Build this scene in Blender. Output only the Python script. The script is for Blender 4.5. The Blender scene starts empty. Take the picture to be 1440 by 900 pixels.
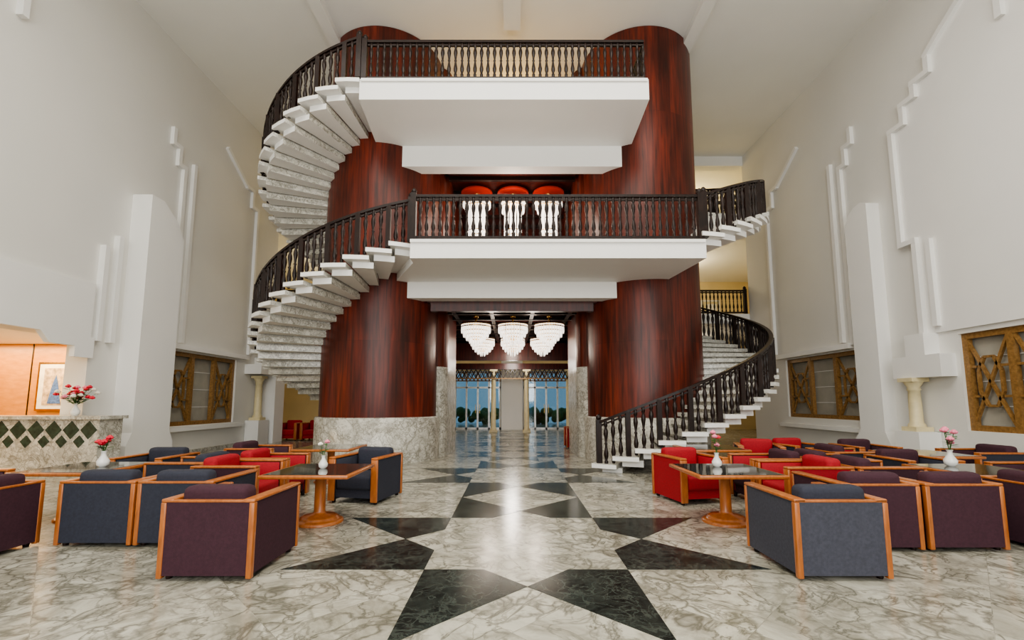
import bpy, bmesh, math, random
from mathutils import Vector, Matrix
random.seed(4)
scene = bpy.context.scene
col = scene.collection
pi = math.pi
H = 11.78      # ceiling height
W = 9.65       # half width of hall
YB = 18.2      # depth where the side walls end and galleries begin
L1, L2 = 5.1, 8.9
CY = 13.0      # depth of the two drum columns
CX = 3.75
R_IN, R_OUT = 1.6, 3.3

# ------------------------------------------------------------ materials
def new_mat(name):
    m = bpy.data.materials.new(name); m.use_nodes = True
    nt = m.node_tree
    return m, nt, nt.nodes['Principled BSDF']

def N(nt, t, **kw):
    n = nt.nodes.new(t)
    for k, v in kw.items(): setattr(n, k, v)
    return n

def plain(name, c, rough=.5, metal=0, emit=0, ecol=None, var=.12, scale=6, bump=0, coat=0):
    m, nt, b = new_mat(name)
    tc = N(nt, 'ShaderNodeTexCoord')
    no = N(nt, 'ShaderNodeTexNoise'); no.inputs['Scale'].default_value = scale; no.inputs['Detail'].default_value = 4
    nt.links.new(tc.outputs['Object'], no.inputs['Vector'])
    r = N(nt, 'ShaderNodeValToRGB')
    r.color_ramp.elements[0].position = .3; r.color_ramp.elements[1].position = .7
    r.color_ramp.elements[0].color = tuple(x*(1-var) for x in c)+(1,)
    r.color_ramp.elements[1].color = tuple(min(1, x*(1+var)) for x in c)+(1,)
    nt.links.new(no.outputs['Fac'], r.inputs['Fac'])
    nt.links.new(r.outputs['Color'], b.inputs['Base Color'])
    b.inputs['Roughness'].default_value = rough
    b.inputs['Metallic'].default_value = metal
    b.inputs['Coat Weight'].default_value = coat
    if emit:
        b.inputs['Emission Color'].default_value = (ecol or c)+(1,)
        b.inputs['Emission Strength'].default_value = emit
    if bump:
        n2 = N(nt, 'ShaderNodeTexNoise'); n2.inputs['Scale'].default_value = 250
        nt.links.new(tc.outputs['Object'], n2.inputs['Vector'])
        bp = N(nt, 'ShaderNodeBump'); bp.inputs['Strength'].default_value = bump; bp.inputs['Distance'].default_value = .01
        nt.links.new(n2.outputs['Fac'], bp.inputs['Height']); nt.links.new(bp.outputs['Normal'], b.inputs['Normal'])
    return m

def wood(name, c1, c2, rough=.25, sc=(6, 6, .5), coat=.3, cyl=False, spec=.5):
    m, nt, b = new_mat(name)
    tc = N(nt, 'ShaderNodeTexCoord')
    src = tc.outputs['Object']
    if cyl:   # unroll the drum: u = angle * radius, v = height
        sx = N(nt, 'ShaderNodeSeparateXYZ'); nt.links.new(src, sx.inputs[0])
        at = N(nt, 'ShaderNodeMath', operation='ARCTAN2'); nt.links.new(sx.outputs[1], at.inputs[0]); nt.links.new(sx.outputs[0], at.inputs[1])
        mu = N(nt, 'ShaderNodeMath', operation='MULTIPLY'); mu.inputs[1].default_value = 1.6; nt.links.new(at.outputs[0], mu.inputs[0])
        cx = N(nt, 'ShaderNodeCombineXYZ'); nt.links.new(mu.outputs[0], cx.inputs[0]); nt.links.new(sx.outputs[2], cx.inputs[1])
        src = cx.outputs[0]
    mp = N(nt, 'ShaderNodeMapping'); mp.inputs['Scale'].default_value = sc
    nt.links.new(src, mp.inputs['Vector'])
    no = N(nt, 'ShaderNodeTexNoise'); no.inputs['Scale'].default_value = 2; no.inputs['Detail'].default_value = 8; no.inputs['Distortion'].default_value = .4
    nt.links.new(mp.outputs['Vector'], no.inputs['Vector'])
    r = N(nt, 'ShaderNodeValToRGB')
    r.color_ramp.elements[0].position = .3; r.color_ramp.elements[1].position = .7
    r.color_ramp.elements[0].color = c1+(1,); r.color_ramp.elements[1].color = c2+(1,)
    nt.links.new(no.outputs['Fac'], r.inputs['Fac'])
    out = r.outputs['Color']
    if cyl:
        def mult(o, fac):
            mx = N(nt, 'ShaderNodeMix', data_type='RGBA', blend_type='MULTIPLY'); mx.inputs[0].default_value = 1
            nt.links.new(o, mx.inputs[6]); nt.links.new(fac, mx.inputs[7]); return mx.outputs[2]
        br = N(nt, 'ShaderNodeTexBrick'); br.offset = .5
        br.inputs['Color1'].default_value = (.72, .72, .72, 1); br.inputs['Color2'].default_value = (1.15, 1.15, 1.15, 1); br.inputs['Mortar'].default_value = (.55, .55, .55, 1)
        br.inputs['Scale'].default_value = 1; br.inputs['Mortar Size'].default_value = .003
        br.inputs['Brick Width'].default_value = .33; br.inputs['Row Height'].default_value = 3.1
        nt.links.new(src, br.inputs['Vector']); out = mult(out, br.outputs['Color'])
        n4 = N(nt, 'ShaderNodeTexNoise'); n4.inputs['Scale'].default_value = 1.1; n4.inputs['Detail'].default_value = 3
        m4 = N(nt, 'ShaderNodeMapping'); m4.inputs['Scale'].default_value = (1.5, .35, 1)
        nt.links.new(src, m4.inputs['Vector']); nt.links.new(m4.outputs['Vector'], n4.inputs['Vector'])
        mr = N(nt, 'ShaderNodeMapRange'); mr.inputs['From Min'].default_value = .35; mr.inputs['From Max'].default_value = .65; mr.inputs['To Min'].default_value = .55; mr.inputs['To Max'].default_value = 1.3
        nt.links.new(n4.outputs['Fac'], mr.inputs['Value']); out = mult(out, mr.outputs[0])
    nt.links.new(out, b.inputs['Base Color'])
    b.inputs['Roughness'].default_value = rough
    b.inputs['Specular IOR Level'].default_value = spec
    b.inputs['Coat Weight'].default_value = coat
    b.inputs['Coat Roughness'].default_value = .2
    return m

def marble(name, base, mid, vein, scale=1.5, rough=.12, tile=None, rot=pi/4, amt=1.0, spec=.5, w=.02, cellw=.09):
    m, nt, b = new_mat(name)
    tc = N(nt, 'ShaderNodeTexCoord')
    vec = tc.outputs['Object']
    br = None
    if tile:
        mp = N(nt, 'ShaderNodeMapping'); mp.inputs['Rotation'].default_value = (0, 0, rot)
        nt.links.new(vec, mp.inputs['Vector'])
        br = N(nt, 'ShaderNodeTexBrick'); br.offset = 0
        br.inputs['Color1'].default_value = (0, 0, 0, 1); br.inputs['Color2'].default_value = (1, 1, 1, 1)
        br.inputs['Mortar'].default_value = (.5, .5, .5, 1)
        br.inputs['Scale'].default_value = 1; br.inputs['Mortar Size'].default_value = .003
        br.inputs['Brick Width'].default_value = tile; br.inputs['Row Height'].default_value = tile
        nt.links.new(mp.outputs['Vector'], br.inputs['Vector'])
        sc = N(nt, 'ShaderNodeVectorMath', operation='SCALE'); sc.inputs['Scale'].default_value = 9
        nt.links.new(br.outputs['Color'], sc.inputs[0])
        ad = N(nt, 'ShaderNodeVectorMath', operation='ADD')
        nt.links.new(vec, ad.inputs[0]); nt.links.new(sc.outputs[0], ad.inputs[1])
        vec = ad.outputs[0]
    def math_(op, a, bb):
        n = N(nt, 'ShaderNodeMath', operation=op)
        for i, x in enumerate((a, bb)):
            if x is None: continue
            if isinstance(x, (int, float)): n.inputs[i].default_value = x
            else: nt.links.new(x, n.inputs[i])
        return n.outputs[0]
    def noise(s, det, dist=0, rgh=.5):
        n = N(nt, 'ShaderNodeTexNoise'); n.inputs['Scale'].default_value = s; n.inputs['Detail'].default_value = det
        n.inputs['Distortion'].default_value = dist; n.inputs['Roughness'].default_value = rgh
        nt.links.new(vec, n.inputs['Vector']); return n.outputs['Fac']
    def ridge(s, width, dist, strength, off=0.5):
        f = noise(s, 5, dist, .55)
        d = math_('ABSOLUTE', math_('SUBTRACT', f, off), None)
        mr = N(nt, 'ShaderNodeMapRange'); mr.inputs['From Min'].default_value = 0; mr.inputs['From Max'].default_value = width
        mr.inputs['To Min'].default_value = strength; mr.inputs['To Max'].default_value = 0
        nt.links.new(d, mr.inputs['Value']); return mr.outputs[0]
    n1 = N(nt, 'ShaderNodeTexNoise'); n1.inputs['Scale'].default_value = scale*2.5; n1.inputs['Detail'].default_value = 6
    nt.links.new(vec, n1.inputs['Vector'])
    s1 = N(nt, 'ShaderNodeVectorMath', operation='SCALE'); s1.inputs['Scale'].default_value = .8/scale
    nt.links.new(n1.outputs['Color'], s1.inputs[0])
    a1 = N(nt, 'ShaderNodeVectorMath', operation='ADD'); nt.links.new(vec, a1.inputs[0]); nt.links.new(s1.outputs[0], a1.inputs[1])
    v = N(nt, 'ShaderNodeTexVoronoi', feature='DISTANCE_TO_EDGE'); v.inputs['Scale'].default_value = scale*2.6
    nt.links.new(a1.outputs[0], v.inputs['Vector'])
    mv = N(nt, 'ShaderNodeMapRange'); mv.inputs['From Max'].default_value = cellw; mv.inputs['To Min'].default_value = .85*amt; mv.inputs['To Max'].default_value = 0
    nt.links.new(v.outputs['Distance'], mv.inputs['Value'])
    msk = N(nt, 'ShaderNodeMapRange'); msk.inputs['From Min'].default_value = .40; msk.inputs['From Max'].default_value = .56
    nt.links.new(noise(scale*1.3, 4), msk.inputs['Value'])
    cell = math_('MULTIPLY', mv.outputs[0], msk.outputs[0])
    r1 = ridge(scale*1.3, w*1.4, 1.4, .85*amt); r2 = ridge(scale*2.8, w*1.8, .8, .55*amt, .47)
    tot = math_('MAXIMUM', cell, math_('MAXIMUM', r1, r2))
    rc = N(nt, 'ShaderNodeValToRGB')
    rc.color_ramp.elements[0].position = .38; rc.color_ramp.elements[1].position = .60
    rc.color_ramp.elements[0].color = mid+(1,); rc.color_ramp.elements[1].color = base+(1,)
    nt.links.new(noise(scale*1.7, 10, 1.0, .68), rc.inputs['Fac'])
    mx = N(nt, 'ShaderNodeMix', data_type='RGBA')
    nt.links.new(tot, mx.inputs[0]); nt.links.new(rc.outputs['Color'], mx.inputs[6]); mx.inputs[7].default_value = vein+(1,)
    out = mx.outputs[2]
    if br:
        m3 = N(nt, 'ShaderNodeMix', data_type='RGBA')
        nt.links.new(math_('MULTIPLY', br.outputs['Fac'], .5), m3.inputs[0]); nt.links.new(out, m3.inputs[6]); m3.inputs[7].default_value = tuple(x*.7 for x in mid)+(1,)
        out = m3.outputs[2]
    nt.links.new(out, b.inputs['Base Color'])
    b.inputs['Roughness'].default_value = rough
    b.inputs['Specular IOR Level'].default_value = spec
    return m

M_floor = marble('floor_marble', (.53, .51, .43), (.29, .275, .22), (.115, .108, .082), 1.0, .19, tile=1.15, spec=.42, w=.018, cellw=.10)
M_black = marble('black_marble', (.030, .038, .033), (.009, .012, .011), (.085, .10, .085), 2.2, .18, spec=.35, amt=.8, w=.012)
M_marble = marble('white_marble', (.66, .64, .57), (.44, .42, .36), (.20, .185, .15), 1.8, .22)
M_step = marble('stair_marble', (.78, .77, .71), (.58, .56, .50), (.32, .30, .26), 3.5, .3)
M_wall = plain('wall_plaster', (.75, .735, .69), .75, var=.015, scale=.8)
M_ceil = plain('ceiling_plaster', (.84, .83, .79), .8, var=.015, scale=.8)
M_white = plain('white_paint', (.84, .83, .80), .6, var=.015, scale=1)
M_cream = plain('cream_plaster', (.80, .66, .38), .7, var=.05, scale=1)
M_creamstone = plain('cream_stone', (.72, .62, .38), .4, var=.08)
M_red = wood('red_mahogany', (.055, .011, .006), (.19, .029, .013), .38, (7, .4, 1), .12, cyl=True, spec=.35)
M_redflat = wood('red_mahogany_panel', (.045, .010, .005), (.16, .026, .012), .36, (5, 5, .5), .15, spec=.35)
M_dark = wood('dark_walnut', (.008, .004, .003), (.024, .011, .008), .38, (8, 8, 3), .1, spec=.35)
M_cwood = wood('corridor_wood', (.022, .006, .005), (.09, .017, .011), .35, (5, 5, .6), .15, spec=.35)
M_orange = wood('orange_beech', (.33, .10, .024), (.50, .165, .042), .32, (12, 12, 3), .3)
M_lattice = wood('lattice_oak', (.20, .105, .032), (.36, .20, .07), .4, (9, 9, 9), .1)
M_panelw = wood('reception_wood', (.52, .22, .05), (.66, .30, .08), .35, (2, 2, 6), .2)
F_navy = plain('fabric_navy', (.030, .033, .050), .85, var=.15, scale=40, bump=.3)
F_slate = plain('fabric_slate', (.058, .060, .080), .85, var=.15, scale=40, bump=.3)
F_aub = plain('fabric_aubergine', (.052, .017, .028), .85, var=.15, scale=40, bump=.3)
F_red = plain('fabric_red', (.34, .010, .018), .8, var=.15, scale=40, bump=.3)
M_gold = plain('brass', (.75, .5, .2), .25, 1)
M_crystal = plain('crystal', (.85, .85, .84), .1, emit=1.0, ecol=(1, .90, .80))
M_glasstop = plain('smoked_glass', (.02, .025, .022), .08, coat=.5)
M_frost = plain('frosted_pane', (.42, .40, .34), .3, var=.1, scale=3)
M_green = plain('green_marble', (.03, .055, .04), .2, var=.4, scale=12)
M_leaf = plain('leaf', (.05, .16, .03), .5)
M_petal = plain('petal_red', (.65, .02, .05), .5)
M_petal2 = plain('petal_pink', (.85, .25, .35), .5)
M_petal3 = plain('petal_white', (.85, .8, .7), .5)
M_porc = plain('porcelain', (.85, .84, .8), .15)
M_pic = plain('painting_canvas', (.55, .42, .3), .6, var=.5, scale=9)
M_blueP = plain('painting_blue', (.08, .16, .4), .6, var=.5, scale=20)
M_steel = plain('aluminium', (.7, .7, .68), .35, .6)
M_goldglow = plain('gold_bead_glow', (.70, .48, .10), .35, emit=.55, ecol=(1, .58, .05))  # bead curtain; emission stands in for the yellow light on it
M_domeglow = plain('red_dome_glow', (.30, .02, .015), .3, emit=.12, ecol=(1, .10, .05))  # dome is no lamp; emission imitates the red glow in the recess
def glass():
    m, nt, b = new_mat('window_glass')
    nt.nodes.remove(b)
    o = [n for n in nt.nodes if n.type == 'OUTPUT_MATERIAL'][0]
    t = N(nt, 'ShaderNodeBsdfTransparent'); t.inputs['Color'].default_value = (.8, .9, .95, 1)
    g = N(nt, 'ShaderNodeBsdfGlossy'); g.inputs['Roughness'].default_value = .05
    mx = N(nt, 'ShaderNodeMixShader'); mx.inputs[0].default_value = .12
    nt.links.new(t.outputs[0], mx.inputs[1]); nt.links.new(g.outputs[0], mx.inputs[2]); nt.links.new(mx.outputs[0], o.inputs[0])
    return m
M_glass = glass()

# ------------------------------------------------------------ mesh builder
class MB:
    def __init__(s): s.v = []; s.f = []; s.m = []; s.mats = []; s.sm = []
    def mi(s, mat):
        if mat not in s.mats: s.mats.append(mat)
        return s.mats.index(mat)
    def add(s, vs, fs, mat, smooth=False):
        o = len(s.v)
        s.v += [tuple(v) for v in vs]
        for i, f in enumerate(fs):
            mm = mat[i] if isinstance(mat, list) else mat
            s.f.append([o+j for j in f]); s.m.append(s.mi(mm)); s.sm.append(smooth)
    def box(s, x0, x1, y0, y1, z0, z1, mat):
        vs = [(x, y, z) for z in (z0, z1) for y in (y0, y1) for x in (x0, x1)]
        s.add(vs, [(0, 2, 3, 1), (4, 5, 7, 6), (0, 1, 5, 4), (2, 6, 7, 3), (0, 4, 6, 2), (1, 3, 7, 5)], mat)
    def prism(s, poly, a0, a1, axis, mat, sidemats=None):
        n = len(poly)
        def p(u, w, a):
            return {'z': (u, w, a), 'x': (a, u, w), 'y': (u, a, w)}[axis]
        vs = [p(u, w, a0) for u, w in poly]+[p(u, w, a1) for u, w in poly]
        fs = [tuple(range(n))[::-1], tuple(range(n, 2*n))]+[(i, (i+1) % n, n+(i+1) % n, n+i) for i in range(n)]
        s.add(vs, fs, [mat, mat]+sidemats if sidemats else mat)
    def lathe(s, prof, cx, cy, z0, mat, n=10, a0=0, smooth=True, caps=True):
        vs = []; fs = []
        for r, z in prof:
            for i in range(n):
                a = a0+2*pi*i/n; vs.append((cx+r*math.cos(a), cy+r*math.sin(a), z0+z))
        for j in range(len(prof)-1):
            for i in range(n):
                k = (i+1) % n; fs.append((j*n+i, j*n+k, (j+1)*n+k, (j+1)*n+i))
        s.add(vs, fs, mat, smooth)
        if caps:
            s.add(vs[:n], [tuple(range(n))[::-1]], mat); s.add(vs[-n:], [tuple(range(n))], mat)
    def rbox(s, x0, x1, y0, y1, z0, z1, mat, r=.03, seg=2):
        bm = bmesh.new(); bmesh.ops.create_cube(bm, size=1)
        bmesh.ops.scale(bm, vec=(x1-x0, y1-y0, z1-z0), verts=bm.verts)
        bmesh.ops.translate(bm, vec=((x0+x1)/2, (y0+y1)/2, (z0+z1)/2), verts=bm.verts)
        bmesh.ops.bevel(bm, geom=bm.edges[:], offset=r, segments=seg, profile=.5, affect='EDGES')
        bm.verts.index_update()
        s.add([v.co for v in bm.verts], [[v.index for v in f.verts] for f in bm.faces], mat, True); bm.free()
    def sector(s, cx, cy, r0, r1, a0, a1, z0, z1, mat, seg=2, radial=None):
        pts = []
        for i in range(seg+1):
            a = a0+(a1-a0)*i/seg; pts.append((cx+r1*math.cos(a), cy+r1*math.sin(a)))
        for i in range(seg, -1, -1):
            a = a0+(a1-a0)*i/seg; pts.append((cx+r0*math.cos(a), cy+r0*math.sin(a)))
        n = len(pts); sm = None
        if radial: sm = [radial if i in (seg, n-1) else mat for i in range(n)]
        s.prism(pts, z0, z1, 'z', mat, sm)
    def sweep(s, path, w, h, mat, zo=0):
        vs = []; n = len(path)
        for i, p in enumerate(path):
            q0 = path[max(0, i-1)]; q1 = path[min(n-1, i+1)]
            t = Vector((q1[0]-q0[0], q1[1]-q0[1])).normalized(); nx, ny = -t.y, t.x
            for sx, sz in ((-1, 0), (1, 0), (1, 1), (-1, 1)):
                vs.append((p[0]+nx*sx*w/2, p[1]+ny*sx*w/2, p[2]+zo+sz*h))
        fs = [(0, 1, 2, 3), tuple((n-1)*4+k for k in (3, 2, 1, 0))]
        for i in range(n-1):
            for k in range(4):
                l = (k+1) % 4; fs.append((i*4+k, (i+1)*4+k, (i+1)*4+l, i*4+l))
        s.add(vs, fs, mat)
    def beam(s, a, b, w, d, mat):
        a = Vector(a); b = Vector(b); t = (b-a).normalized()
        up = Vector((0, 0, 1)) if abs(t.z) < .95 else Vector((1, 0, 0))
        u = t.cross(up).normalized()*w/2; v = t.cross(u).normalized()*d/2
        vs = [p+u*i+v*j for p in (a, b) for i, j in ((-1, -1), (1, -1), (1, 1), (-1, 1))]
        s.add(vs, [(0, 1, 2, 3), (7, 6, 5, 4), (0, 4, 5, 1), (1, 5, 6, 2), (2, 6, 7, 3), (3, 7, 4, 0)], mat)
    def ball(s, c, r, mat, u=8, v=5):
        prof = [(max(.001, r*math.sin(pi*j/v)), -r*math.cos(pi*j/v)) for j in range(v+1)]
        s.lathe(prof, c[0], c[1], c[2], mat, u, caps=False)
    def mesh(s, name):
        me = bpy.data.meshes.new(name); me.from_pydata(s.v, [], s.f)
        for m in s.mats: me.materials.append(m)
        me.polygons.foreach_set('material_index', s.m)
        me.polygons.foreach_set('use_smooth', s.sm)
        me.update()
        bm = bmesh.new(); bm.from_mesh(me); bmesh.ops.recalc_face_normals(bm, faces=bm.faces[:]); bm.to_mesh(me); bm.free()
        return me
    def obj(s, name, parent=None, loc=(0, 0, 0), rot=0):
        o = bpy.data.objects.new(name, s.mesh(name)); col.objects.link(o)
        o.location = loc; o.rotation_euler = (0, 0, rot)
        if parent: o.parent = parent
        return o
def inst(name, me, loc, rot=0, sc=1):
    o = bpy.data.objects.new(name, me); col.objects.link(o); o.location = loc; o.rotation_euler = (0, 0, rot); o.scale = (sc, sc, sc); return o

# ------------------------------------------------------------ floor
b = MB(); b.box(-17, 17, -7, 34, -.2, 0, M_floor); b.obj('floor')
R8 = 2.47
def star(cx, cy, s, b):
    R = R8*s; r1 = R*math.sin(pi/8)*math.sqrt(2)
    for k in range(8):
        a = pi/8+k*pi/4
        P = (cx+R*math.cos(a), cy+R*math.sin(a))
        V1 = (cx+r1*math.cos(a-pi/8), cy+r1*math.sin(a-pi/8)); V2 = (cx+r1*math.cos(a+pi/8), cy+r1*math.sin(a+pi/8))
        ri = R*math.sin(pi/8)/math.cos(pi/8)
        I = (cx+ri*math.cos(a), cy+ri*math.sin(a))
        b.prism([P, V2, I, V1], .0, .003, 'z', M_black)
b = MB()
star(.13, .80, 1, b); star(.13, 5.36, 1, b); star(.13, 9.92, 1, b)
for k in range(4): star(.05, 13.75+k*3.2, .70, b)
b.obj('floor_inlay')

# ------------------------------------------------------------ walls
def wall_grid(name, axis, a0, a1, u0, u1, z0, z1, ops, mat):
    b = MB()
    us = sorted({u0, u1, *[o[0] for o in ops], *[o[1] for o in ops]})
    zs = sorted({z0, z1, *[o[2] for o in ops], *[o[3] for o in ops]})
    for i in range(len(us)-1):
        for j in range(len(zs)-1):
            um = (us[i]+us[i+1])/2; zm = (zs[j]+zs[j+1])/2
            if any(o[0] < um < o[1] and o[2] < zm < o[3] for o in ops): continue
            if axis == 'x': b.box(a0, a1, us[i], us[i+1], zs[j], zs[j+1], mat)
            else: b.box(us[i], us[i+1], a0, a1, zs[j], zs[j+1], mat)
    return b.obj(name)
wall_grid('wall_left', 'x', -W-.5, -W, -6, YB, 0, H, [(5.2, 10.3, 0, 3.0), (12.8, 15.9, .85, 3.0)], M_wall)
wall_grid('wall_right', 'x', W, W+.5, -6, YB, 0, H, [(6.95, 9.75, .94, 3.0), (12.5, 16.0, 1.03, 3.0)], M_wall)
wall_grid('wall_back', 'y', 26, 26.4, -14, 14, 0, H, [(-3.3, -.6, 0, 3.3), (.6, 3.3, 0, 3.3)], M_cream)
wall_grid('wall_front', 'y', -6.4, -6, -W-.5, W+.5, 0, H, [(-9, -3.2, .4, 8), (-2.8, 2.8, 0, 8), (3.2, 9, .4, 8)], M_wall)
b = MB()
for x0, x1 in ((-9, -3.2), (-2.8, 2.8), (3.2, 9)):
    for k in range(5):
        x = x0+(x1-x0)*k/4; b.box(x-.04, x+.04, -6.25, -6.15, 0.4, 8, M_steel)
    for z in (2.6, 5.2): b.box(x0, x1, -6.25, -6.15, z-.04, z+.04, M_steel)
    b.box(x0, x1, -6.21, -6.19, .4, 8, M_glass)
b.obj('window_4')
b = MB(); b.box(-14, -W-.5, YB-.2, YB, 0, H, M_wall); b.box(W+.5, 14, YB-.2, YB, 0, H, M_wall)
b.box(-14.2, -14, YB-.2, 26.4, 0, H, M_cream); b.box(14, 14.2, YB-.2, 26.4, 0, H, M_cream); b.obj('wall_gallery')

b = MB(); b.box(-14.2, 14.2, -6.4, 26.4, H, H+.3, M_ceil); b.obj('ceiling')
b = MB()
for sx in (-1, 1): b.box(sx*5.0-.16, sx*5.0+.16, -6, 12.2, H-.18, H, M_ceil)
b.box(-.22, .22, -6, 11.2, H-.34, H, M_ceil)
b.box(-W, W, YB-.1, YB+.3, H-.42, H, M_ceil)
b.obj('ceiling_beam')

def relief(name, side, polys=(), ribs=(), d=.35, rd=.10, w=.12):
    b = MB()
    for p in polys:
        b.prism(p, side*W, side*(W-d), 'x', M_white)
    for pts in ribs:
        for i, ((ya, za), (yb, zb)) in enumerate(zip(pts[:-1], pts[1:])):
            dy, dz = yb-ya, zb-za; L = math.hypot(dy, dz); ny, nz = -dz/L*w/2, dy/L*w/2
            ey, ez = dy/L*w/2*.98, dz/L*w/2*.98
            b.prism([(ya+ny-ey, za+nz-ez), (yb+ny+ey, zb+nz+ez), (yb-ny+ey, zb-nz+ez), (ya-ny-ey, za-nz-ez)], side*(W+.02), side*(W-rd-(i % 2)*.006), 'x', M_white)
    return b.obj(name)
relief('trim_1', -1, [[(10.95, 0), (12.45, 0), (12.45, .5), (12.3, .8), (12.3, 6.0), (12.0, 6.45), (11.5, 6.8), (11.1, 6.8), (11.1, .8), (10.95, .5)]], d=.5)
relief('trim_2', 1, [[(11.5, .8), (12.3, .8), (12.3, 6.35), (12.15, 6.65), (11.95, 6.8), (11.7, 6.85), (11.5, 6.75)], [(11.15, 0), (12.6, 0), (12.6, .45), (12.3, .8), (11.5, .8)]], d=.34)
far_rib = [(12.7, 3.2), (12.7, 8.35), (12.46, 8.35), (12.46, 8.85), (12.2, 8.85), (12.2, 9.25)]
far2 = [(16.5, 3.3), (16.5, 8.7), (16.15, 8.7), (16.15, 9.3), (15.8, 9.3), (14.6, 10.05)]
for i, sd in enumerate((-1, 1)):
    relief('trim_%d' % (3+i), sd, [[(12.76, 3.2), (16.4, 3.2), (16.4, 3.05), (12.76, 3.05)], [(12.5, .7), (16.3, .7), (16.3, .82), (12.5, .82)]], [far_rib, far2, [(13.1, 3.3), (13.1, 8.6)]], d=.16)
stepline = [(10.45, 3.1), (10.45, 5.35), (10.82, 5.35), (10.82, 8.3), (10.45, 8.3), (10.45, 8.77), (10.1, 8.77), (10.1, 9.1), (9.7, 9.1), (9.7, 9.5), (9.3, 9.8), (8.7, 10.2)]
relief('trim_5', 1, ribs=[stepline, [(8.15, 9.1), (8.15, 9.5), (7.8, 9.5), (7.8, 9.95), (7.3, 10.3)], [(10.1, 3.3), (10.1, 5.2)]], rd=.15)
relief('trim_10', 1, [[(5, 3.12)]+stepline+[(5, 10.2)]], d=.06)
relief('trim_6', -1, ribs=[[(10.4, 3.0), (10.4, 5.15)], [(10.75, 3.0), (10.75, 5.5)], [(8.15, 9.1), (8.15, 9.5), (7.8, 9.5), (7.8, 9.95)]], rd=.14)
relief('trim_7', -1, [[(-6, 3.0), (10.2, 3.0), (10.2, 4.22), (-6, 4.22)], [(9.3, 2.77), (10.3, 2.77), (10.3, 3.0), (9.1, 3.0)], [(9.85, 2.53), (10.3, 2.53), (10.3, 2.77), (9.85, 2.77)]], d=.12)
relief('trim_8', 1, [[(9.85, 2.1), (11.1, 2.1), (11.1, 2.6), (10.7, 2.6), (10.7, 3.1), (10.2, 3.1), (10.2, 2.6), (9.85, 2.6)]], d=.35)
relief('trim_11', -1, [[(17.45, 0), (18.15, 0), (18.15, 3.6), (17.7, 3.6), (17.7, 3.2), (17.45, 3.2)], [(16.4, 2.55), (17.45, 2.55), (17.45, 3.2), (17.0, 3.2), (17.0, 2.9), (16.4, 2.9)]], d=.6)
b = MB(); b.box(-W, -W+.05, 12.5, 16.5, 0, .12, M_marble); b.obj('baseboard_left')
b = MB(); b.box(W-.05, W, -6, 10.3, 0, .12, M_marble); b.box(W-.05, W, 12.6, YB, 0, .12, M_marble); b.obj('baseboard_right')

def ecol(name, x, y, z0, z1):
    b = MB(); h = z1-z0
    b.box(x-.2, x+.2, y-.2, y+.2, z0, z0+.1, M_creamstone)
    prof = [(.17, .1), (.17, .15), (.13, .2), (.125, h*.5), (.115, h-.3), (.14, h-.28), (.12, h-.22), (.19, h-.1), (.19, h-.08)]
    b.lathe(prof, x, y, z0, M_creamstone, 14)
    b.box(x-.2, x+.2, y-.2, y+.2, z1-.09, z1, M_creamstone)
    return b.obj(name)
b = MB(); b.box(W-.52, W-.01, 10.35, 11.0, 0, .87, M_white); b.obj('plinth')
b = MB(); b.box(-W+.01, -W+.5, 16.6, 17.3, 0, .87, M_white); b.obj('plinth')
ecol('engaged_column', W-.25, 10.68, .872, 2.1)
ecol('engaged_column', -W+.25, 16.95, .872, 2.5)

def lattice_window(name, side, y0, y1, z0, z1, plain_mid=True):
    b = MB(); x = side*(W+.12)
    def bar(a, c, w=.06, d=.06): b.beam((x, a[0], a[1]), (x, c[0], c[1]), d, w, M_lattice)
    t = .12
    b.box(x-.05, x+.05, y0, y1, z0, z0+t, M_lattice); b.box(x-.05, x+.05, y0, y1, z1-t, z1, M_lattice)
    n = 3; wv = (y1-y0)/n
    for k in range(n+1):
        yy = min(max(y0+k*wv, y0+t/2), y1-t/2); b.box(x-.055, x+.055, yy-t/2, yy+t/2, z0, z1, M_lattice)
    for k in range(n):
        a0 = y0+k*wv+t/2; a1 = y0+(k+1)*wv-t/2; c0 = z0+t; c1 = z1-t
        if plain_mid and k == 1: continue
        am = (a0+a1)/2; cm = (c0+c1)/2; hw = (a1-a0)/2; hh = (c1-c0)/2
        for p, q in (((a0, c0), (a1, c1)), ((a1, c0), (a0, c1))): bar(p, q, .05)
        q = [(am+hw*.60*math.cos(pi/8+j*pi/4), cm+hh*.60*math.sin(pi/8+j*pi/4)) for j in range(8)]
        for j in range(8): bar(q[j], q[(j+1) % 8], .05)
        for zz in (.33, .67): bar((a0, c0+(c1-c0)*zz), (a0+hw*.4, c0+(c1-c0)*zz), .05); bar((a1, c0+(c1-c0)*zz), (a1-hw*.4, c0+(c1-c0)*zz), .05)
    xo = side*(W+.25)
    b.box(xo-.02, xo+.02, y0, y1, z0, z1, M_frost)
    for k in range(1, 4): b.box(xo-side*.03-.006, xo-side*.03+.006, y0, y1, z0+(z1-z0)*k/4-.01, z0+(z1-z0)*k/4+.01, M_white)
    return b.obj(name)
lattice_window('window_1', 1, 6.95, 9.75, .94, 3.0, False)
lattice_window('window_2', 1, 12.5, 16.0, 1.03, 3.0)
lattice_window('window_3', -1, 12.8, 15.9, .85, 3.0)

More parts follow.
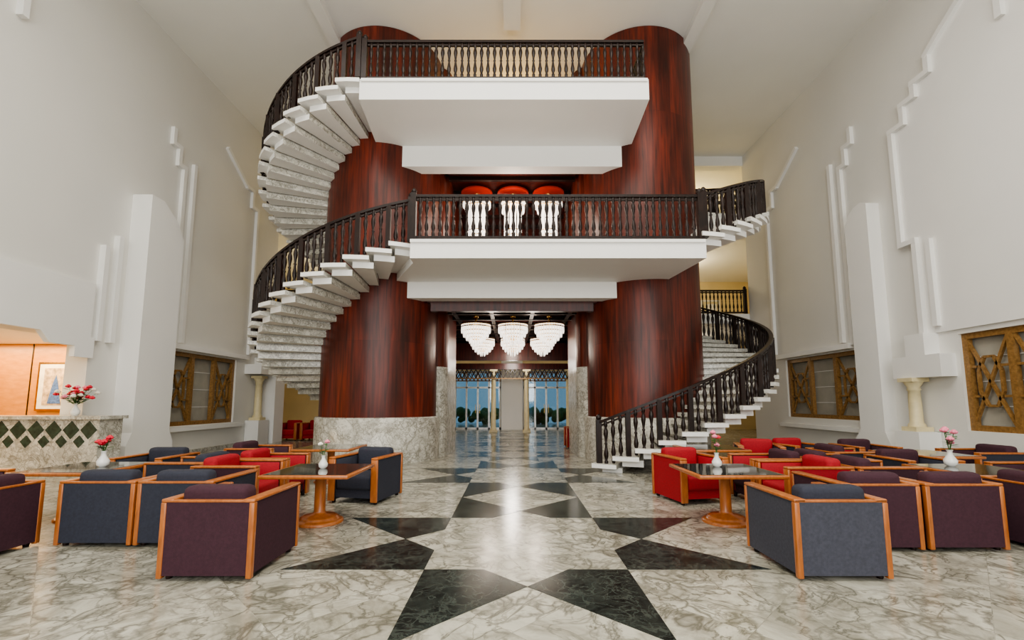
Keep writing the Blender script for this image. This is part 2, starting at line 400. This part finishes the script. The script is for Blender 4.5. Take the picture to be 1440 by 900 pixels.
# ------------------------------------------------------------ core : two drum columns (local origin on the axis)
for sx in (-1, 1):
    b = MB()
    b.lathe([(R_IN, 1.15), (R_IN, H-.02)], 0, 0, 0, M_red, 96, caps=False)
    b.lathe([(R_IN+.1, 0), (R_IN+.1, 1.12), (R_IN+.07, 1.15), (R_IN, 1.15)], 0, 0, 0, M_marble, 64, caps=False)
    b.obj('drum_column', loc=(sx*CX, CY, 0))
def jamb(y1):
    r = .55; x_in = 1.88
    pts = [(2.6, y1), (x_in, y1)]
    for i in range(9):
        a = pi+(pi/2)*i/8; pts.append((x_in+r+r*math.cos(a), 13.25+r*.9*math.sin(a)+.15))
    pts.append((2.6, 12.9)); return pts
for sx in (-1, 1):
    b = MB()
    def jp(y1, z0, z1, m): b.prism([(sx*x, y) for x, y in jamb(y1)], z0, z1, 'z', m)
    jp(15.2, 2.55, L1-.4, M_redflat)
    jp(15.2, 0, 2.55, M_marble)
    jp(17, L1, L2-.4, M_redflat)
    jp(17, L2, H-.02, M_redflat)
    b.obj('wall_core')
b = MB()
for sx in (-1, 1):
    x0, x1 = sorted((sx*3.7, sx*3.9)); b.box(x0, x1, 16.7, 22.5, 0, L1-.42, M_cwood)
b.obj('wall_lobby')
b = MB()
b.prism([(-2.24, 9.7), (4.27, 9.7), (4.02, 11.5), (3.0, 13), (-3.0, 13), (-3.0, 11.57), (-2.25, 10.06)], L1-.42, L1, 'z', M_white)
b.box(-2.24, 4.25, 9.66, 9.70, L1-.07, L1, M_white)
b.box(-2.5, 2.5, 13, 20, L1-.4, L1, M_white)
b.box(-2.75, 2.75, 11.7, 12.1, L1-.85, L1-.42, M_white)
b.obj('balcony_lower')
b = MB()
b.prism([(-3.49, 9.7), (3.13, 9.7), (3.2, 11.5), (3.0, 13), (-3.6, 13), (-3.62, 11.4)], L2-.5, L2, 'z', M_white)
b.box(-2.5, 2.5, 13, 17, L2-.4, L2, M_white)
b.box(-2.95, 2.95, 11.6, 12.0, L2-1.08, L2-.5, M_white)
b.box(-3.45, 3.1, 9.66, 9.70, L2-.07, L2, M_white)
b.obj('balcony_upper')
b = MB()
b.box(-2.3, 2.3, 12.1, 15.2, 4.22, 4.32, M_cwood); b.box(-3.7, 3.7, 15.2, 20, 4.22, 4.32, M_cwood)
for k in range(9):
    y = 12.3+k*.95; xw = 1.9 if y < 15.2 else 3.6; b.box(-xw, xw, y, y+.12, 4.12, 4.22, M_dark)
for x in (-1.7, -.6, .6, 1.7): b.box(x-.06, x+.06, 12.42, 20, 4.13, 4.22, M_dark)
b.box(-2.2, 2.2, 12.1, 12.28, 3.98, 4.22, M_cwood)
b.box(-3.7, 3.7, 19.9, 20.1, 3.35, 4.69, M_cwood)
b.obj('ceiling_corridor')
b = MB()
b.box(-1.9, 1.9, 12.0, 17, 8.3, 8.4, M_cwood)
for k in range(6): y = 12.1+k*.95; b.box(-1.9, 1.9, y, y+.12, 8.18, 8.3, M_dark)
b.box(-1.9, 1.9, 17, 17.2, L1, 8.4, M_cwood)
for x in (-1.12, .03, 1.16):
    b.lathe([(.50, 0), (.50, .05), (.40, .09), (.2, .12)], x, 13.9, 8.12, M_domeglow, 24)
for i in range(13):
    x = -1.5+i*.25; b.box(x-.03, x+.03, 16.8, 16.9, L1, 7.6, M_dark)
for k in range(9):
    z = L1+.3*k+.15; b.box(-1.6, 1.6, 16.8, 16.9, z-.03, z+.03, M_dark)
b.obj('wall_upper_lounge')
b = MB()
b.box(-1.9, 1.9, 17, 17.2, L2, H-.01, M_cream)
b.obj('wall_top_lounge')
b = MB()
for i in range(28):
    x = -1.77+i*.131
    for k in range(3): b.beam((x, 16.2, L2+.15+k*.88), (x, 16.2, L2+.98+k*.88), .06, .03, M_goldglow)
b.beam((-1.85, 16.2, 11.6), (1.85, 16.2, 11.6), .08, .06, M_gold); b.beam((-1.85, 16.2, L2+.05), (1.85, 16.2, L2+.05), .08, .1, M_gold)
b.obj('bead_curtain')
b = MB()
for z in (L1, L2):
    for sx in (-1, 1):
        x0, x1 = sorted((sx*2.5, sx*14)); b.box(x0, x1, YB+.02, 26, z-.4, z, M_white)
b.obj('gallery_floor')
for i, x in enumerate((-11.5, -8.0, 8.0, 11.5)):
    for z in (L1, L2):
        b = MB()
        b.box(x-.55, x+.55, 25.9, 25.98, z, z+2.3, M_white)
        b.box(x-.45, x+.45, 25.86, 25.92, z+.05, z+2.2, M_creamstone)
        for zz in (.25, 1.25): b.box(x-.3, x+.3, 25.83, 25.87, z+zz, z+zz+.8, M_white)
        b.ball((x+.36, 25.8, z+1.05), .04, M_gold)
        b.obj('door_%d' % (i+3+(4 if z == L2 else 0)))

# ------------------------------------------------------------ stairs + railings
RISE = .185
def stair(name, sx, a0, a1, z0, z1):
    n = max(3, round((z1-z0)/RISE)); rise = (z1-z0)/n; da = math.radians(a1-a0)/n
    b = MB(); cx = sx*CX
    for i in range(n):
        s0 = math.radians(a0)+i*da; s1 = s0+da; top = z0+(i+1)*rise
        b.sector(cx, CY, R_IN-.02, R_OUT-.16, s0+da*.18, s1+da*.18, max(0.0, top-rise-.04), top-.085, M_white, radial=M_marble)
        b.sector(cx, CY, R_IN-.02, R_OUT+.05, s0-da*.16, s1, top-.085, top, M_white, radial=M_step)
        b.sector(cx, CY, R_IN-.02, R_OUT+.05, s0-da*.16, s1, top, top+.012, M_step)
    return b.obj(name)
BAL = [(.022, 0), (.030, .03), (.030, .10), (.018, .13), (.034, .20), (.038, .27), (.024, .38), (.017, .46), (.028, .49), (.017, .52), (.024, .60), (.038, .71), (.034, .78), (.018, .85), (.030, .88), (.030, .96), (.022, 1)]
def railing(name, path, h=1.02, spacing=.145, post_every=0, end_posts=True, low=True, fat=1.0):
    b = MB()
    d = [0]
    for p, q in zip(path[:-1], path[1:]): d.append(d[-1]+math.hypot(q[0]-p[0], q[1]-p[1]))
    L = d[-1]; n = max(2, round(L/spacing))
    def at(s):
        for i in range(len(d)-1):
            if s <= d[i+1]+1e-9:
                t = (s-d[i])/max(1e-9, d[i+1]-d[i]); p, q = path[i], path[i+1]
                return [p[k]+(q[k]-p[k])*t for k in range(3)]
        return list(path[-1])
    for i in range(n+1):
        p = at(L*i/n)
        if i in (0, n) and end_posts:
            b.box(p[0]-.06, p[0]+.06, p[1]-.06, p[1]+.06, p[2], p[2]+h+.05, M_dark)
            b.lathe([(.03, 0), (.06, .03), (.065, .07), (.03, .12), (.005, .13)], p[0], p[1], p[2]+h+.04, M_dark, 10)
        elif post_every and i % post_every == 0:
            b.box(p[0]-.05, p[0]+.05, p[1]-.05, p[1]+.05, p[2], p[2]+h-.02, M_dark)
        else:
            z0 = p[2]+(.09 if low else 0); hh = h-(.13 if low else .04)
            b.lathe([(r*fat, z*hh) for r, z in BAL], p[0], p[1], z0, M_dark, 8, caps=False)
    b.sweep(path, .095, .06, M_dark, h-.05)
    b.sweep(path, .05, .04, M_dark, h-.12)
    if low: b.sweep(path, .07, .06, M_dark, .04)
    return b.obj(name)
def helix(sx, a0, a1, z0, z1, r=R_OUT-.07):
    n = 60; return [(sx*CX+r*math.cos(math.radians(a0+(a1-a0)*i/n)), CY+r*math.sin(math.radians(a0+(a1-a0)*i/n)), z0+(z1-z0)*i/n+.08) for i in range(n+1)]
ST = [('A', 1, -125, 107, 0, L1), ('B', -1, 65, 297, 0, L1), ('C', 1, -81, 92, L1, L2), ('D', -1, 102, 274.5, L1, L2)]
for k, sx, a0, a1, z0, z1 in ST:
    stair('curved_staircase', sx, a0, a1, z0, z1)
    railing('stair_railing', helix(sx, a0+1, a1-1, z0, z1), spacing=.165, post_every=4, low=False, fat=1.35)
railing('balcony_railing', [(-2.2, 9.78, L1), (4.2, 9.78, L1)], h=1.05, spacing=.15, fat=1.25)
railing('balcony_railing', [(-3.42, 9.78, L2), (3.05, 9.78, L2), (3.1, 11.45, L2)], h=1.0, spacing=.15, fat=1.2)
for sx in (-1, 1):
    for z in (L1, L2):
        railing('gallery_railing', [(sx*5.6, YB+.12, z), (sx*9.55, YB+.12, z)], h=1.0, spacing=.16)

# ------------------------------------------------------------ chandeliers
def chand_mesh(long=False):
    b = MB()
    b.lathe([(.04, .62), (.04, .8), (.1, .82), (.1, .86)], 0, 0, 0, M_gold, 12)
    b.lathe([(.52, .55), (.52, .60), (.1, .66)], 0, 0, 0, M_gold, 28)
    tiers = [(.50, .58, .26, 34), (.43, .58, .12, 30), (.33, .58, .0, 24), (.22, .58, -.10, 15), (.1, .58, -.18, 7)]
    if long: tiers = [(.49, .58, .36, 34), (.40, .58, .16, 28), (.30, .5, -.75, 20), (.2, .5, -.9, 12), (.08, .5, -1.0, 6)]
    for r, zt, zb, n in tiers:
        b.lathe([(r+.01, zb+.2), (r+.02, zb+.22), (r+.01, zb+.24)], 0, 0, 0, M_gold, 24, caps=False)
        for i in range(n):
            a = 2*pi*i/n; x, y = r*math.cos(a), r*math.sin(a)
            b.lathe([(.004, zb), (.020, zb+.07), (.012, zt)], x, y, 0, M_crystal, 4, caps=False, smooth=False)
    return b.mesh('chandelier')
cm = chand_mesh(); cl = chand_mesh(True)
for y in (14.1, 17.4):
    for x in (-1.13, .03, 1.17): inst('chandelier', cm, (x, y, 3.44), 0, .90)
for x in (-1.12, .03, 1.16): inst('chandelier', cl, (x, 13.9, 7.36), 0, .88)

# ------------------------------------------------------------ entrance facade
b = MB(); b.box(-.6, .6, 25.6, 26, 0, 4.6, M_white); b.obj('wall_entrance_pier')
for i, (x0, x1) in enumerate(((-3.28, -.62), (.62, 3.28))):
    b = MB(); n = 4
    for k in range(n+1):
        x = x0+.05+(x1-x0-.1)*k/n; b.box(x-.05, x+.05, 26.05, 26.15, 0, 3.28, M_white if k in (0, n) else M_steel)
    for z in (.05, 2.35, 3.22): b.box(x0, x1, 26.05, 26.15, z-.05, z+.05, M_steel)
    b.box(x0, x1, 26.09, 26.11, 0, 3.28, M_glass)
    for k in range(12):
        xx = x0+(x1-x0)*k/12; w = (x1-x0)/12
        b.beam((xx, 26.03, 2.75), (xx+w, 26.03, 3.26), .04, .05, M_lattice); b.beam((xx+w, 26.03, 2.75), (xx, 26.03, 3.26), .04, .05, M_lattice)
    b.box(x0, x1, 26.0, 26.06, 2.7, 2.76, M_lattice)
    for xh in ((x0+x1)/2-.12, (x0+x1)/2+.12): b.beam((xh, 26.02, .9), (xh, 26.02, 1.4), .03, .03, M_gold)
    b.obj('door_%d' % (1+i))
for x in (-.95, .75, 2.9): ecol('cream_column', x, 23.5, 0, 3.2)
b = MB(); b.box(-3.6, 3.6, 23.3, 23.7, 3.2, 3.5, M_cwood)
for k in range(30):
    x = -3.5+k*.235; b.beam((x, 23.35, 2.75), (x+.235, 23.35, 3.2), .03, .04, M_dark); b.beam((x+.235, 23.35, 2.75), (x, 23.35, 3.2), .03, .04, M_dark)
b.box(-3.6, 3.6, 23.33, 23.37, 2.70, 2.76, M_lattice); b.obj('trim_9')
b = MB()
for i in range(22):
    x = -6+random.random()*12
    for k in range(5): b.ball((x+random.uniform(-.5, .5), 32+random.uniform(-.6, .6), .2+random.random()*.7), random.uniform(.2, .4), M_leaf, 7, 5)
b.obj('garden_hedge')

# ------------------------------------------------------------ reception nook
b = MB()
b.box(-16, -W-.5, 12.2, 12.4, 0, 3.1, M_panelw)
for x in (-15.2, -13.9, -12.9, -11.4, -10.7): b.box(x-.012, x+.012, 12.185, 12.2, 0, 3.1, M_dark)
b.box(-16.2, -16, 5, 12.4, 0, 3.1, M_panelw)
b.box(-16, -W-.5, 4.8, 5.0, 0, 3.1, M_wall)
b.obj('wall_reception')
b = MB(); b.box(-16.2, -W-.5, 4.8, 12.4, 3.1, 3.3, M_white); b.obj('ceiling_reception')
b = MB()
b.box(-13.2, -8.65, 9.65, 10.22, 0, 1.18, M_marble)
b.box(-13.3, -8.57, 9.57, 10.27, 1.18, 1.25, M_marble)
for i in range(12):
    x = -8.86-i*.37
    b.prism([(x-.175, .96), (x, .77), (x+.175, .96), (x, 1.15)], 9.64, 9.65, 'y', M_green)
    x -= .185
    b.prism([(x-.12, .72), (x, .59), (x+.12, .72), (x, .85)], 9.64, 9.65, 'y', M_green)
b.obj('reception_counter')
b = MB()
b.box(-12.65, -11.6, 12.13, 12.18, 1.3, 2.6, M_gold)
b.box(-12.59, -11.66, 12.12, 12.14, 1.36, 2.54, M_petal3)
b.box(-12.45, -11.8, 12.11, 12.13, 1.46, 2.44, M_pic)
b.prism([(-12.3, 1.5), (-11.95, 1.5), (-12.05, 2.0), (-12.12, 2.25), (-12.2, 2.0)], 12.10, 12.115, 'y', M_blueP)
b.obj('framed_painting')

# ------------------------------------------------------------ flowers
def flowers(name, loc, s=1.0, n=3, big=False, petals=(M_petal,)):
    b = MB()
    b.lathe([(.03*s, 0), (.055*s, .02*s), (.06*s, .06*s), (.025*s, .12*s), (.022*s, .15*s), (.032*s, .17*s)], 0, 0, 0, M_porc, 14)
    for i in range(n):
        a = 2*pi*i/n+random.random(); sp = random.uniform(.02, .22 if big else .07)*s; h = random.uniform(.24, .42)*s
        tip = (sp*math.cos(a), sp*math.sin(a), h)
        b.beam((0, 0, .14*s), tip, .006, .006, M_leaf)
        m = random.choice(petals); r = .026*s
        b.ball(tip, r, m, 8, 5)
        for k in range(5):
            t = 2*pi*k/5; b.ball((tip[0]+r*.8*math.cos(t), tip[1]+r*.8*math.sin(t), tip[2]-r*.15), r*.62, m, 6, 4)
        for k in range(5):
            f = random.uniform(.2, .95); c = Vector((0, 0, .14*s)).lerp(Vector(tip), f); t = random.random()*6.28; l = .09*s
            e = c+Vector((l*math.cos(t), l*math.sin(t), .02)); sd = Vector((-math.sin(t), math.cos(t), 0))*.022*s; md = (c+e)/2
            b.add([c, md+sd, e, md-sd], [(0, 1, 2, 3)], M_leaf)
    return b.obj(name, loc=loc)

# ------------------------------------------------------------ tables
def table_mesh():
    b = MB()
    b.rbox(-.54, .54, -.54, .54, .625, .67, M_orange, .012)
    b.box(-.50, .50, -.50, .50, .668, .674, M_glasstop)
    b.lathe([(.30, 0), (.30, .025), (.27, .045), (.24, .05), (.24, .07), (.20, .09), (.085, .11), (.07, .14), (.068, .56), (.085, .58), (.22, .60), (.24, .627)], 0, 0, 0, M_orange, 28)
    return b.mesh('table')
tm = table_mesh()
for x, y in ((-2.5, 6.1), (2.78, 6.1), (-5.75, 6.3), (6.1, 6.1), (-3.55, 9.1), (7.1, 8.0), (3.85, 9.0)):
    inst('lounge_table', tm, (x, y, 0))
flowers('flower_vase', (-2.5, 6.15, .674), 1, 2, petals=(M_petal2, M_petal3))
flowers('flower_vase', (2.78, 6.3, .674), 1.1, 4, petals=(M_petal2, M_petal))
flowers('flower_vase', (-5.55, 6.3, .674), 1.25, 5)
flowers('flower_vase', (6.0, 6.35, .674), 1.3, 5, petals=(M_petal2, M_petal))
flowers('flower_bouquet', (-9.45, 9.92, 1.25), 1.55, 26, True, (M_petal, M_petal2, M_petal, M_petal3))

# ------------------------------------------------------------ armchairs
cache = {}
def chair_mesh(outer, inner, seat):
    k = (outer.name, inner.name, seat.name)
    if k in cache: return cache[k]
    b = MB(); w, d, h = .41, .44, .665
    for s in (-1, 1):
        xs = sorted((s*(w-.012), s*(w-.085))); b.box(xs[0], xs[1], -d+.03, d-.03, .045, h, outer)
        xi = sorted((s*(w-.085), s*(w-.11))); b.rbox(xi[0], xi[1], -d+.08, d-.05, .1, h-.01, inner, .008, 1)
        xo = sorted((s*(w+.003), s*(w-.105)))
        b.rbox(xo[0], xo[1], -d, d, h, h+.03, M_orange, .01)
        b.rbox(xo[0], xo[1], d-.035, d, .035, h, M_orange, .008)
        xb = sorted((s*(w+.003), s*(w-.045))); b.rbox(xb[0], xb[1], -d-.003, -d+.05, .02, h, M_orange, .008)
        for y in (-d+.08, d-.08):
            b.lathe([(.025, 0), (.03, .02), (.03, .06)], s*(w-.06), y, 0, M_dark, 10)
    b.box(-w+.035, w-.035, -d+.004, -d+.09, .045, h, outer)
    b.rbox(-w+.0, w-.0, -d, -d+.05, h, h+.022, M_orange, .006)
    b.box(-w+.1, w-.1, -d+.09, d-.06, .08, .2, outer)
    b.rbox(-w+.115, w-.115, -d+.12, d-.02, .2, .42, seat, .05, 3)
    b.rbox(-w+.115, w-.115, -d+.07, -d+.27, .38, .79, seat, .06, 3)
    me = b.mesh('armchair'); cache[k] = me; return me
def chair(x, y, ang, outer=F_navy, inner=None, seat=None):
    inst('armchair', chair_mesh(outer, inner or outer, seat or outer), (x, y, 0), math.radians(ang))
# angle 0 = back towards the viewer; 90 = facing -X; -90 = facing +X; 180 = facing the viewer
chair(-2.68, 4.57, 0, F_aub, F_red, F_aub)
chair(-3.65, 5.5, 0, F_navy, F_navy, F_navy); chair(-4.50, 5.5, 0, F_navy, F_navy, F_navy)
chair(-5.6, 4.75, 90, F_aub); chair(-6.85, 5.6, -90, F_aub, F_aub, F_aub)
chair(-3.85, 6.6, -90, F_aub, F_red, F_red); chair(-3.85, 7.45, -90, F_aub, F_red, F_red)
chair(-2.35, 7.55, 168, F_navy)
chair(-4.75, 6.95, 90, F_navy)
chair(-5.75, 7.5, 180, F_navy); chair(-4.85, 8.9, -90, F_aub, F_aub, F_aub)
# right
chair(2.90, 4.57, 0, F_slate, F_slate, F_navy)
chair(3.88, 5.35, 0, F_aub); chair(4.76, 5.35, 0, F_aub)
chair(5.9, 5.05, -90, F_aub)
chair(2.85, 7.5, -168, F_red, F_red, F_red)
chair(4.05, 6.5, 90, F_red, F_red, F_red); chair(4.05, 7.37, 90, F_aub, F_red, F_aub)
chair(5.0, 6.5, -90, F_aub); chair(5.0, 7.37, -90, F_aub, F_aub, F_aub)
chair(6.2, 7.2, 180, F_navy, F_navy, F_aub); chair(7.25, 6.3, 90, F_navy, F_aub, F_aub)
chair(5.95, 8.3, -90, F_navy, F_red, F_aub); chair(7.0, 9.2, 180, F_navy, F_aub, F_aub); chair(8.3, 8.2, 90, F_navy, F_aub, F_aub)
chair(4.95, 9.3, 160, F_navy, F_navy, F_red); chair(5.85, 9.5, 190, F_navy, F_navy, F_red)
chair(-8.1, 18.9, 180, F_red); chair(-9.05, 18.9, 180, F_red); chair(2.25, 15.75, 90, F_red)

# ------------------------------------------------------------ lights
def area(name, loc, tgt, sx, sy, e, c=(1, 1, 1)):
    l = bpy.data.lights.new(name, 'AREA'); l.shape = 'RECTANGLE'; l.size = sx; l.size_y = sy; l.energy = e; l.color = c
    o = bpy.data.objects.new(name, l); col.objects.link(o); o.location = loc
    o.rotation_euler = (Vector(tgt)-Vector(loc)).to_track_quat('-Z', 'Y').to_euler(); return o
def point(name, loc, e, c=(1, .8, .6), r=.3):
    l = bpy.data.lights.new(name, 'POINT'); l.energy = e; l.color = c; l.shadow_soft_size = r
    o = bpy.data.objects.new(name, l); col.objects.link(o); o.location = loc; return o
area('ceiling_fill', (0, 4, 11.3), (0, 4.01, 0), 11, 7, 850, (1, .955, .88))  # fill panel added under the ceiling, out of view, to brighten the hall
area('front_fill', (0, -5.6, 5), (0, 12, 9), 14, 7, 1350, (1, .975, .93))  # added fill behind the camera, aimed upward to lift walls and ceiling
for x in (-.7, .75): point('chandelier_light', (x, 15.3, 3.3), 34, (1, .84, .70), .25)
point('chandelier_light', (0, 19, 3.6), 60, (1, .86, .74), .25)
point('chandelier_light', (0, 13.0, 7.3), 75, (1, .83, .68), .3); point('chandelier_light', (0, 15.2, 7.2), 60, (1, .75, .6), .3)
point('lounge_light', (0, 14.5, 11.1), 110, (1, .66, .2), .3)
point('entrance_light', (0, 22.2, 3.4), 100, (1, .93, .85), .3)
for sx in (-1, 1):
    point('gallery_light', (sx*8.5, 22, 10.8), 180, (1, .78, .38), .3)
    point('gallery_light', (sx*8.5, 22, 7.6), 140, (1, .82, .5), .3)
    point('gallery_light', (sx*8, 21.5, 3.6), 90, (1, .85, .65), .3)
area('reception_light', (-12.5, 9.0, 3.0), (-12.5, 9.0, 0), 3, 4, 210, (1, .74, .42))
area('reception_light', (-12.5, 11.6, 3.0), (-12.5, 12.0, 0), 4, .5, 120, (1, .72, .38))

w = bpy.data.worlds.new('evening_sky'); scene.world = w; w.use_nodes = True
bg = w.node_tree.nodes['Background']; bg.inputs[0].default_value = (.24, .40, .52, 1); bg.inputs[1].default_value = .7
scene.view_settings.view_transform = 'AgX'
scene.view_settings.look = 'AgX - Medium High Contrast'
scene.view_settings.exposure = .22

# ------------------------------------------------------------ camera
cd = bpy.data.cameras.new('camera'); cam = bpy.data.objects.new('camera', cd); col.objects.link(cam)
cam.location = (0, 0, 1.55); cam.rotation_euler = (math.radians(90+6.14), 0, 0)
cd.lens = 16; cd.sensor_width = 36; cd.shift_y = 46/1440; cd.clip_end = 200
scene.camera = cam
